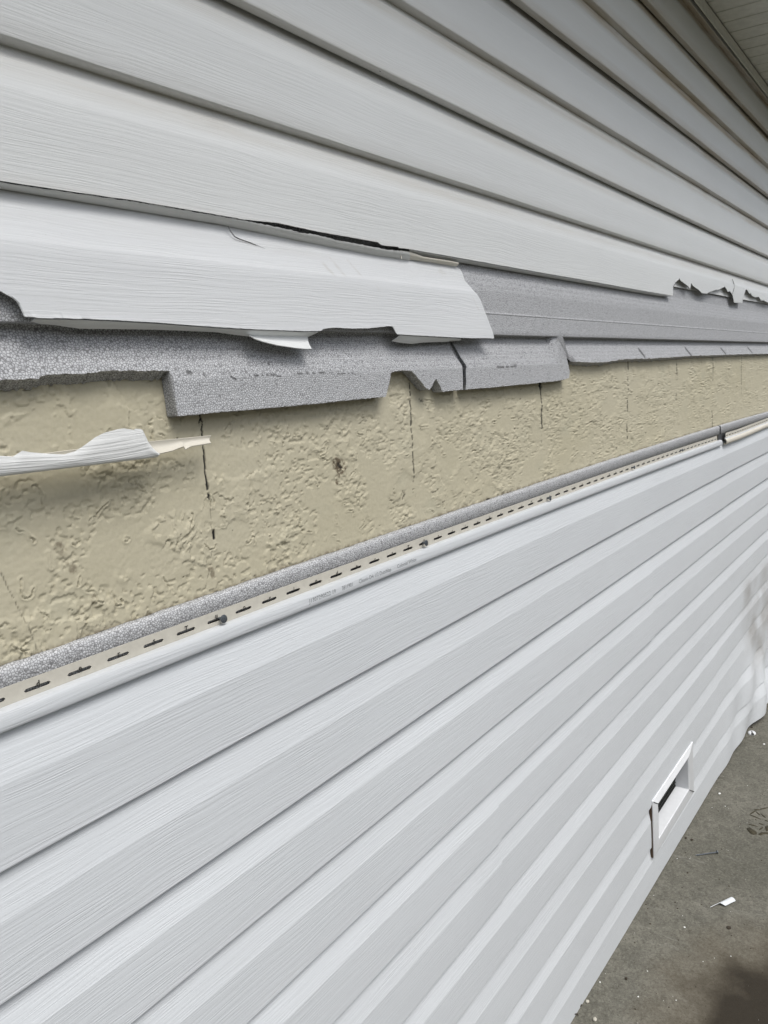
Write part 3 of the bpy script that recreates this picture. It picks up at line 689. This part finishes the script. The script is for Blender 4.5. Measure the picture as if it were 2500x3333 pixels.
ruled('hanging_strip', [(1300, 815), (1331, 819), (1361, 830), (1375, 836), (1462, 849), (1491, 855)], [(1300, 838), (1331, 843), (1400, 852), (1462, 862), (1485, 866)], .004, .009, M_BACK, P1, 60, 5, bulge_=.002)
ruled('inner_hook', [(1331, 812), (1451, 838), (1478, 846)], [(1345, 826), (1400, 838), (1470, 852)], .0130, .0130, M_RUSTY, P1, 30, 3)
o = ruled('strip_end', [(1303, 826), (1306, 841)], [(1306, 829), (1309, 843)], .0035, .0035, M_BACK, P1, 4, 2)
ruled('lip', [(1331, 812), (1500, 842), (1700, 878), (1900, 913), (2100, 949), (2188, 964)], [(1336, 823), (1500, 853), (1700, 887), (1900, 921), (2100, 956), (2150, 963)], .0008, .0125, M_OLD, P1, 80, 5, dirtv=.05, bulge_=.0015)
# crack up from the torn flap, weep holes
def thinline(name, pts, Y, wdt, mat, parent):
    q = [bp(x, y, Y) for x, y in pts]; b = MB(); V = []; n = len(q)
    for i, (x, z) in enumerate(q):
        a = q[max(i-1, 0)]; c_ = q[min(i+1, n-1)]; dx, dz = c_[0]-a[0], c_[1]-a[1]; L = math.hypot(dx, dz) or 1
        ww = wdt*(.25+.75*math.sin(math.pi*min(1, max(.05, i/(n-1)))))
        V += [(x-dz/L*ww, Y, z+dx/L*ww), (x+dz/L*ww, Y, z-dx/L*ww)]
    b.add(V, [(2*i, 2*i+1, 2*i+3, 2*i+2) for i in range(n-1)])
    V2 = [(x, y+.0012, z) for x, y, z in V]; b.add(V2, [(2*i, 2*i+2, 2*i+3, 2*i+1) for i in range(n-1)])
    return b.obj(name, mat, parent, sharp=None)
thinline('crack', [(2384, 908), (2390, 925), (2390, 937), (2384, 957), (2384, 966)], -.0014, .0022, M_INK, P1)
def hole(px, py, Y, parent, rx=.0022, rz=.0010):
    X, Z = bp(px, py, Y); MB().prism([(X+rx*math.cos(a), Z+rz*math.sin(a)) for a in np.linspace(0, 5.5, 8)], Y, Y+.0006).obj('weep_hole', M_DARK, parent, sharp=None)
hole(492, 677, .0045, P1)
hole(1238, 230, .003, PU3); hole(1825, 511, .003, PU3, .004); hole(1745, 33, .003, o3, .004)
# the remaining lock strip seen through the ripped edge
lk_ = ruled('lock_strip', [(2150, 895), (2300, 925), (2500, 958), (2540, 965)], [(2189, 932), (2240, 942), (2300, 953), (2384, 969), (2440, 979), (2500, 989), (2540, 996)], .0150, .0110, M_OLD, P1, 60, 4, dirtv=.12)

# ------------------------------------------------------------------ damaged near panel (course U0..U1)
dam_edge = [(0, 945), (18, 957), (45, 972), (59, 984), (69, 1005), (79, 1032), (121, 1036), (271, 1039), (380, 1044), (500, 1050), (700, 1065), (821, 1072), (986, 1078), (1030, 1078), (1044, 1077), (1050, 1071), (1086, 1067), (1152, 1070), (1200, 1069), (1259, 1062), (1277, 1063), (1284, 1078), (1290, 1088), (1331, 1091), (1425, 1096), (1527, 1101), (1588, 1101), (1605, 1102)]
YD = -.0065; dx_, dz_ = crv(dam_edge, YD)
dx_ = np.concatenate([[-.7, dx_[0]-.001], dx_]); dz_ = np.concatenate([[dz_[0]-.02, dz_[0]], dz_])
re = [bp(x, y, Yy+YD) for x, y, Yy in [(1605, 1102, 0), (1605, 1094, 0), (1592, 1053, 0), (1577, 1007, 0), (1567, 975, 0), (1559, 959, .0005), (1548, 948, .001), (1538, 931, .002), (1521, 913, .005), (1516, 899, .008), (1509, 881, .011), (1500, 870, .013), (1440, 850, .014)]]
rX = np.array([a for a, c_ in re]); rZ = np.array([c_ for a, c_ in re])
rowsP = [(-.02, 0), (.002, 0), (.006, 0), (.012, 0)]+[(q, 0) for q in np.linspace(.018, .060, 12)]+[(.0685, .0004), (.071, .0008), (.0725, .0013), (.0745, .0022)]+[(z, .0022+(z-.0745)/(.1215-.0745)*.0135) for z in np.linspace(.078, .1215, 14)]
nu = 620
V = np.zeros((nu, len(rowsP)+1, 3)); A = np.zeros((nu, len(rowsP)+1))
us = np.linspace(0, 1, nu)**.9
for j in range(len(rowsP)+1):
    dz, y = rowsP[max(0, j-1)]
    zrow = .0842+ZC+dz*.99
    xe = float(np.interp(zrow, rZ, rX)) if zrow > rZ[0] else rX[0]
    X = -.7+(xe+.7)*us
    zrow_ = np.where(True, zrow, 0)+0*X
    zb = np.interp(X, dx_, dz_)+.0003*fbm(X/.004, X*0, 4, 2)
    Z = zb if j == 0 else np.maximum(zrow_, zb)
    V[:, j] = np.stack([X, np.full(nu, y+YD*(1-max(0, dz)/.125)), Z], 1)
X, Z = V[:, :, 0], V[:, :, 2]
def smudge(px, py, rx, rz, val, seed, tilt=0):
    cx, cz = bp(px, py, YD*.6); d = np.hypot((X-cx+tilt*(Z-cz))/rx, (Z-cz)/rz); A[:] = np.maximum(A, val*(1-sm(.4, 1.1, d+.7*fbm(X/.01, Z/.004, seed, 3))))
smudge(1075, 873, .004, .010, .30, 3, .8); smudge(1110, 868, .004, .013, .26, 4, .8); smudge(1165, 870, .003, .014, .30, 5, .9); smudge(1455, 880, .020, .005, .35, 6); smudge(1545, 985, .002, .018, .20, 7, .7); smudge(1230, 930, .004, .008, .12, 8)
A = np.maximum(A, .10*sm(.078, .1, Z-ZC-.085+.0)*(1+fbm(X/.1, Z/.01, 3)))
V[:, :, 1] -= .0010*sm(.75, 1.16, X)*sm(.08, .0, Z-ZC-.085)      # free end stands off a little
d = V[:, 1:, 2]-V[:, :-1, 2]; sk = (d[:-1] < 1e-6) & (d[1:] < 1e-6)
DP = obj('siding_panel', V.reshape(-1, 3), gridf(nu, len(rowsP)+1, skip=sk), vinyl('broken_white_vinyl', (.66, .675, .685), .9, (.36, .33, .27)), attr={'dirt': A.ravel()}, sharp=30, solid=-.0011)
tag(DP, 'broken near panel with a slanted torn end and notched lower edge over the foam', 'siding panel', G_UP)
thinline('crack', [(743, 735), (751, 751), (765, 770), (781, 778), (814, 789), (863, 809)], .0050, .0004, M_INK, DP)
ruled('torn_lip', [(110, 1036), (271, 1040), (500, 1051), (700, 1066), (821, 1073), (986, 1079), (1035, 1079)], [(101, 1043), (130, 1051), (181, 1055), (211, 1060), (259, 1067), (500, 1070), (700, 1078), (760, 1087), (811, 1093), (1000, 1096), (1012, 1090)], .0016+YD, .0105+YD, M_OLD, DP, 150, 6, dirtv=.0, bulge_=.001)
ruled('torn_flap', [(811, 1092), (900, 1093), (1000, 1094)], [(816, 1095), (830, 1105), (860, 1115), (900, 1125), (960, 1134), (990, 1137), (1014, 1137)], .0095+YD, -.0010+YD, M_OLD, DP, 60, 10, bulge_=-.002)
ruled('torn_lip', [(1300, 1090), (1331, 1092), (1425, 1097), (1500, 1101)], [(1276, 1109), (1302, 1114), (1339, 1118), (1378, 1113), (1447, 1111), (1498, 1106)], .0016+YD, .0095+YD, M_OLD, DP, 60, 6, bulge_=.001)

# ------------------------------------------------------------------ dangling torn strip at the left
YH = -.0100
ht = [(-60, 1480), (0, 1485), (41, 1488), (71, 1468), (95, 1473), (152, 1478), (206, 1481), (244, 1470), (277, 1448), (309, 1424), (336, 1410), (380, 1398), (401, 1395), (434, 1400), (440, 1396), (456, 1397), (461, 1400), (466, 1410), (480, 1440), (494, 1459), (514, 1478)]
hb = [(-60, 1550), (0, 1543), (250, 1513), (515, 1481)]
tx, tz = crv(ht, YH); bx_, bz = crv(hb, YH)
xs = np.unique(np.concatenate([np.linspace(-.15, tx[-1], 240), tx])); m_ = 14
V = np.zeros((len(xs), m_+3, 3))
for i, x in enumerate(xs):
    zt, zb = float(np.interp(x, tx, tz)), float(np.interp(x, bx_, bz))
    zt = max(zt, zb+.0002)
    for j in range(m_): V[i, j] = (x, YH-.0015*math.sin(math.pi*j/(m_-1)), zt+(zb-zt)*j/(m_-1))
    for q, (dy, dz) in enumerate(((.0008, -.0008), (.0040, -.0013), (.0110, -.0006))): V[i, m_+q] = (x, YH+dy, zb+dz)
HS = obj('torn_siding_strip', V.reshape(-1, 3), gridf(len(xs), m_+3), vinyl('strip_vinyl', (.68, .69, .68), 1.7), attr={'dirt': np.zeros(len(xs)*(m_+3))}, sharp=40, solid=.0011)
tag(HS, 'torn white strip of siding with wood grain sticking out over the bare stucco', 'siding scrap')
ruled('inner_hook', [(-60, 1492), (150, 1474), (247, 1462), (480, 1437), (686, 1417)], [(-60, 1512), (244, 1505), (480, 1480), (521, 1478), (560, 1469), (597, 1455), (600, 1465), (604, 1464), (624, 1454), (650, 1450), (686, 1444)], .0035, -.001, M_BACK, HS, 160, 6, bulge_=-.003, dirtv=.08)

# ------------------------------------------------------------------ vent in the lower siding
vx0, vx1, vz0, vz1 = 1.908, 2.308, ZC-1.352, ZC-1.178       # outer rim
ix0, ix1, iz0, iz1 = 1.934, 2.232, ZC-1.3035, ZC-1.198      # opening
root = empty('foundation_vent', ((vx0+vx1)/2, 0, vz0)); tag(root, 'white framed vent with a dark grill low in the siding', 'vent')
b = MB(); YF, YB_ = -.0130, .0290
def ring(rects, b):
    V = []; F = []
    for (x0, x1, z0, z1, y) in rects: V += [(x0, y, z0), (x1, y, z0), (x1, y, z1), (x0, y, z1)]
    for i in range(len(rects)-1):
        for k in range(4): F.append((i*4+k, i*4+(k+1) % 4, i*4+4+(k+1) % 4, i*4+4+k))
    b.add(V, F)
ring([(vx0, vx1, vz0, vz1, .008), (vx0, vx1, vz0, vz1, -.0050), (vx0+.001, vx1-.001, vz0+.001, vz1-.001, -.0062), (ix0-.0045, ix1+.0045, iz0-.0045, iz1+.0045, YF), (ix0-.001, ix1+.001, iz0-.001, iz1+.001, YF+.0008), (ix0, ix1, iz0, iz1, YF+.003)], b)
b.obj('frame', M_TRIM, root, sharp=25)
b = MB(); ring([(ix0, ix1, iz0, iz1, YF+.0028), (ix0, ix1, iz0, iz1, YB_)], b); b.obj('recess', M_TRIM, root, sharp=25)
MB().box(ix0-.002, ix1+.002, YB_, YB_+.002, iz0-.002, iz1+.002).obj('back_plate', M_DARK, root)
b = MB()
for k in range(9):
    z = iz0+.006+k*.0115; b.add([(ix0, YB_-.001, z), (ix1-.012, YB_-.001, z), (ix1-.012, YB_-.006, z+.0035), (ix0, YB_-.006, z+.0035)], [(0, 1, 2, 3)])
b.obj('grill', M_GRILL, root, sharp=None, solid=.0012)
for (ax, az, bx2, bz2) in ((vx0+.003, vz1-.003, ix0-.003, iz1+.003), (vx1-.003, vz0+.003, ix1+.003, iz0-.003)):
    MB().tube([(ax, -.0075, az), (bx2, YF-.0003, bz2)], .0011, 6).obj('mitre_joint', M_GRILL, root)
MB().box(vx0-.0035, vx0-.0008, -.0035, .0035, vz0+.002, vz1-.012).obj('shadow_gap', M_GAPSHADE, root)  # dark strip standing in for the shadow gap along the frame

# ------------------------------------------------------------------ soffit and its channel
so = empty('soffit', (3, -.2, ZC+1.08)); tag(so, 'ribbed dim soffit under the eave with a white channel along the wall', 'soffit')
ch = [(-.0100, 1.0352), (-.0120, 1.0350), (-.0126, 1.0360), (-.0126, 1.0680), (-.0120, 1.0692), (-.0105, 1.0695), (-.0060, 1.0695)]
V = []
for x in (-.8, 6.2): V += [(x, y, ZC+z) for y, z in ch]
n = len(ch); F = [(i, i+1, n+i+1, n+i) for i in range(n-1)]
obj('channel', V, F, M_SOF, so, sharp=25, solid=.001)
MB().box(-.8, 6.2, .0200, .0222, ZC+1.05, ZC+1.12).obj('channel_shade', M_DARK, so)  # black strip painted in as the deep shade inside the channel
# ribbed panels, falling slightly outwards
pit = .0915; b = MB(); tl = .075
x = 2.5669-pit*40; x_ends = []
while x < 6.2:
    prof = [(0, .011), (.0022, .011), (.0034, .0), (.0045, -.0012), (pit*.5-.003, -.0012), (pit-.0045, -.0012), (pit-.0034, 0), (pit-.0022, .011), (pit, .011)]
    V = []
    for y in (-.0125, -.364): V += [(x+a, y, ZC+1.0760+dz+tl*(y+.0125)) for a, dz in prof]
    n = len(prof); b.add(V, [(i, i+1, n+i+1, n+i) for i in range(n-1)]); x += pit
b.obj('soffit_panels', M_SOF, so, sharp=25)
b = MB(); b.box(-.8, 6.2, -.39, -.365, ZC+1.02, ZC+1.20).box(-.8, 6.2, -.47, -.392, ZC+1.07, ZC+1.20).box(-.8, 6.2, -.37, .1, ZC+1.115, ZC+1.14); b.obj('fascia_and_roof_edge', M_SOF, so)

# ------------------------------------------------------------------ things on the slab
def G(px, py): x, y = gp(px, py, .02); z = float(GZ(x))-.008; x, y = gp(px, py, z); return x, y, float(GZ(x))-.008
a = G(2263, 2785); c_ = G(2334, 2776); d = Vector(c_)-Vector(a); a = Vector(a)+Vector((0, 0, .0022)); c_ = Vector(c_)+Vector((0, 0, .0040)); d = (c_-a).normalized()
r_ = empty('loose_nail', a); tag(r_, 'loose grey nail lying on the concrete below the vent', 'nail')
MB().tube([a, a+d*.006, c_], [.0004, .0017, .0018], 8).obj('nail_shank', M_STEEL, r_)
MB().tube([c_-d*.0003, c_+d*.0014], .0052, 14).obj('nail_head', M_STEEL, r_)
# curled scrap of vinyl
p0, p1, p2 = Vector(G(2386, 2930)), Vector(G(2353, 2946)), Vector(G(2317, 2960))
ax = (p0-p1).normalized(); sd_ = Vector((ax.y, -ax.x, 0)).normalized(); V = []; F = []
Ls = (p0-p1).length
cols = []
for i in range(13):
    s = -((p2-p1).length)+i/12*((p2-p1).length+Ls)
    full = 1 if s > 0 else max(.08, .35*(1+s/((p2-p1).length))**.7)
    for j in range(9):
        th = -1.1+2.2*(j/8)*full; cols.append(p1+ax*s+sd_*(.0085*math.sin(th))+Vector((0, 0, .0035+.0085*(math.cos(th)-.45))))
o = obj('vinyl_scrap', [tuple(q) for q in cols], gridf(13, 9), M_VIN, attr={'dirt': np.zeros(13*9)}, sharp=None, solid=.001); tag(o, 'small curled white vinyl scrap with a long thin tail on the concrete', 'siding scrap')
# white oval cap
q = Vector(G(2447, 2384)); b = MB(); n = 18
V = [(q.x+.019*math.cos(t)*s_, q.y+.015*math.sin(t)*s_, q.z+h_) for s_, h_ in ((1, .0), (1, .003), (.85, .0055), (.4, .006)) for t in np.linspace(0, 2*math.pi, n, endpoint=False)]
b.add(V, [(i*n+k, i*n+(k+1) % n, i*n+n+(k+1) % n, i*n+n+k) for i in range(3) for k in range(n)]+[tuple(range(3*n, 4*n))])
r_ = b.obj('bottle_cap', M_TRIM, sharp=None); tag(r_, 'small white oval cap with dark spots on the concrete near the warped corner', 'cap')
b = MB()
for dx2, dy2, rr in ((-.014, -.006, .006), (-.004, -.002, .0035), (.005, .001, .003)): b.tube([(q.x+dx2, q.y+dy2, q.z+.004), (q.x+dx2, q.y+dy2, q.z+.0068)], rr, 8)
b.obj('dark_spot', M_INK, r_)
# pebbles and chips that stand out
def pebble(px, py, s, mat, name, label, cat, flat=.6, group=None):
    q = Vector(G(px, py)); V = []; F = []; nu_, nv_ = 9, 6
    for i in range(nv_):
        for k in range(nu_):
            ph = math.pi*(i+.5)/nv_; t = 2*math.pi*k/nu_; rr = s*(.8+.35*random.random())
            V.append((q.x+rr*math.sin(ph)*math.cos(t), q.y+rr*math.sin(ph)*math.sin(t)*.8, q.z+s*flat*.7+rr*flat*math.cos(ph)))
    for i in range(nv_-1):
        for k in range(nu_): F.append((i*nu_+k, (i+1)*nu_+k, (i+1)*nu_+(k+1) % nu_, i*nu_+(k+1) % nu_))
    F += [tuple(range(nu_)), tuple(reversed(range((nv_-1)*nu_, nv_*nu_)))]
    o = obj(name, V, F, mat, sharp=None); tag(o, label, cat, group); return o
M_PALE = simple('pale_stone', (.42, .40, .34), .8, .5, 900, var=.3); M_SOIL = simple('dark_soil', (.035, .027, .018), .95, .6, 900, var=.4); M_CHIP = simple('white_chip', (.65, .66, .64), .6, .3, 600)
pebble(1912, 3263, .0052, M_PALE, 'pebble', 'pale pebble by the siding foot, nearer the vent of two', 'pebble', group='pale pebbles by the wall')
pebble(1937, 3321, .0056, M_PALE, 'pebble', 'pale pebble at the very bottom edge of the picture, by the dark twig', 'pebble', group='pale pebbles by the wall')
pebble(1889, 3275, .0045, M_SOIL, 'soil_crumb', 'dark soil crumb beside the pale pebble', 'soil crumb')
pebble(2038, 3187, .0045, M_SOIL, 'soil_crumb', 'dark soil crumb alone on the bare slab', 'soil crumb')
pebble(2252, 2733, .0060, M_SOIL, 'soil_crumb', 'dark crumb near the siding between the vent and the loose nail', 'soil crumb', .3)
pebble(2232, 2727, .0050, M_SOIL, 'soil_crumb', 'dark crumb touching the shade of the siding foot', 'soil crumb', .3)
pebble(2447, 2365, .0060, M_SOIL, 'leaf_bit', 'dark leaf bit just behind the white cap', 'leaf', .25)
pebble(2403, 2403, .0070, M_SOIL, 'leaf_bit', 'dark leaf bit touching the warped siding foot', 'leaf', .25)
pebble(2372, 3020, .0065, M_SOIL, 'leaf_bit', 'dark bit on the slab below the white vinyl scrap', 'leaf', .3)
pebble(2342, 2582, .0055, M_CHIP, 'paint_chip', 'white chip on the slab right of the vent', 'chip', .35)
pebble(2487, 2420, .0055, M_CHIP, 'paint_chip', 'white chip at the far right edge of the slab', 'chip', .35)
pts = [Vector(G(x, y))+Vector((0, 0, h)) for x, y, h in ((1852, 3311, .003), (1866, 3309, .006), (1880, 3305, .004), (1882, 3308, .002))]
o = MB().tube(pts, .0011, 6).obj('twig', M_SOIL, None, sharp=None); tag(o, 'thin dark twig poking out from under the siding foot', 'twig')
b = MB()
for (x0, y0, x1, y1) in ((2440, 2650, 2476, 2665), (2442, 2648, 2462, 2636), (2476, 2632, 2500, 2627), (2437, 2681, 2466, 2689), (2458, 2666, 2462, 2668), (2478, 2648, 2492, 2660), (2472, 2700, 2484, 2690), (2470, 2678, 2486, 2684), (2462, 2641, 2474, 2652), (2490, 2668, 2500, 2672), (2455, 2634, 2478, 2634)):
    pa, pb = Vector(G(x0, y0)), Vector(G(x1, y1)); b.tube([pa, (pa+pb)/2, pb], [.0014, .0026, .0012], 6)
def blob(poly):
    n = len(poly); P = [Vector(G(x, y)) for x, y in poly]
    b.add([(p_.x, p_.y, p_.z+.0015) for p_ in P]+[(p_.x, p_.y, p_.z-.001) for p_ in P], [tuple(range(n))]+[(i, i+n, (i+1) % n+n, (i+1) % n) for i in range(n)])
blob([(2430, 2696), (2440, 2692), (2452, 2700), (2462, 2706), (2464, 2714), (2452, 2716), (2440, 2710)])
blob([(2468, 2714), (2478, 2708), (2500, 2708), (2500, 2713), (2484, 2714), (2476, 2718)]); blob([(2490, 2690), (2500, 2686), (2506, 2700), (2494, 2704)])
M_MUD = simple('brown_mud', (.040, .034, .018), .8, .4, 500, var=.4)
o = b.obj('muddy_footprint', M_MUD, None, sharp=None); tag(o, 'dark muddy shoe print with tread pattern on the concrete', 'footprint')
# uncountable grit
b = MB(); 
def grit(n, smin, smax, seed):
    rr = random.Random(seed); b = MB()
    for _ in range(n):
        x = rr.uniform(1.0, 3.9); y = -rr.random()**1.4*1.0-.005; s = rr.uniform(smin, smax)*rr.random(); z = float(GZ(x))-.008
        V = [(x+s*math.cos(t)*rr.uniform(.6, 1.3), y+s*math.sin(t)*rr.uniform(.6, 1.3), z) for t in (0, 1.57, 3.14, 4.71)]+[(x, y, z+s*.8)]
        b.add(V, [(0, 1, 4), (1, 2, 4), (2, 3, 4), (3, 0, 4)])
    return b
tag(grit(260, .0009, .0030, 3).obj('pale_grit', M_CHIP, None, sharp=None), 'scattered pale grit over the concrete', 'grit', kind='stuff')
tag(grit(900, .0012, .0042, 4).obj('dark_grit', M_SOIL, None, sharp=None), 'scattered dark grit and soil over the concrete', 'grit', kind='stuff')
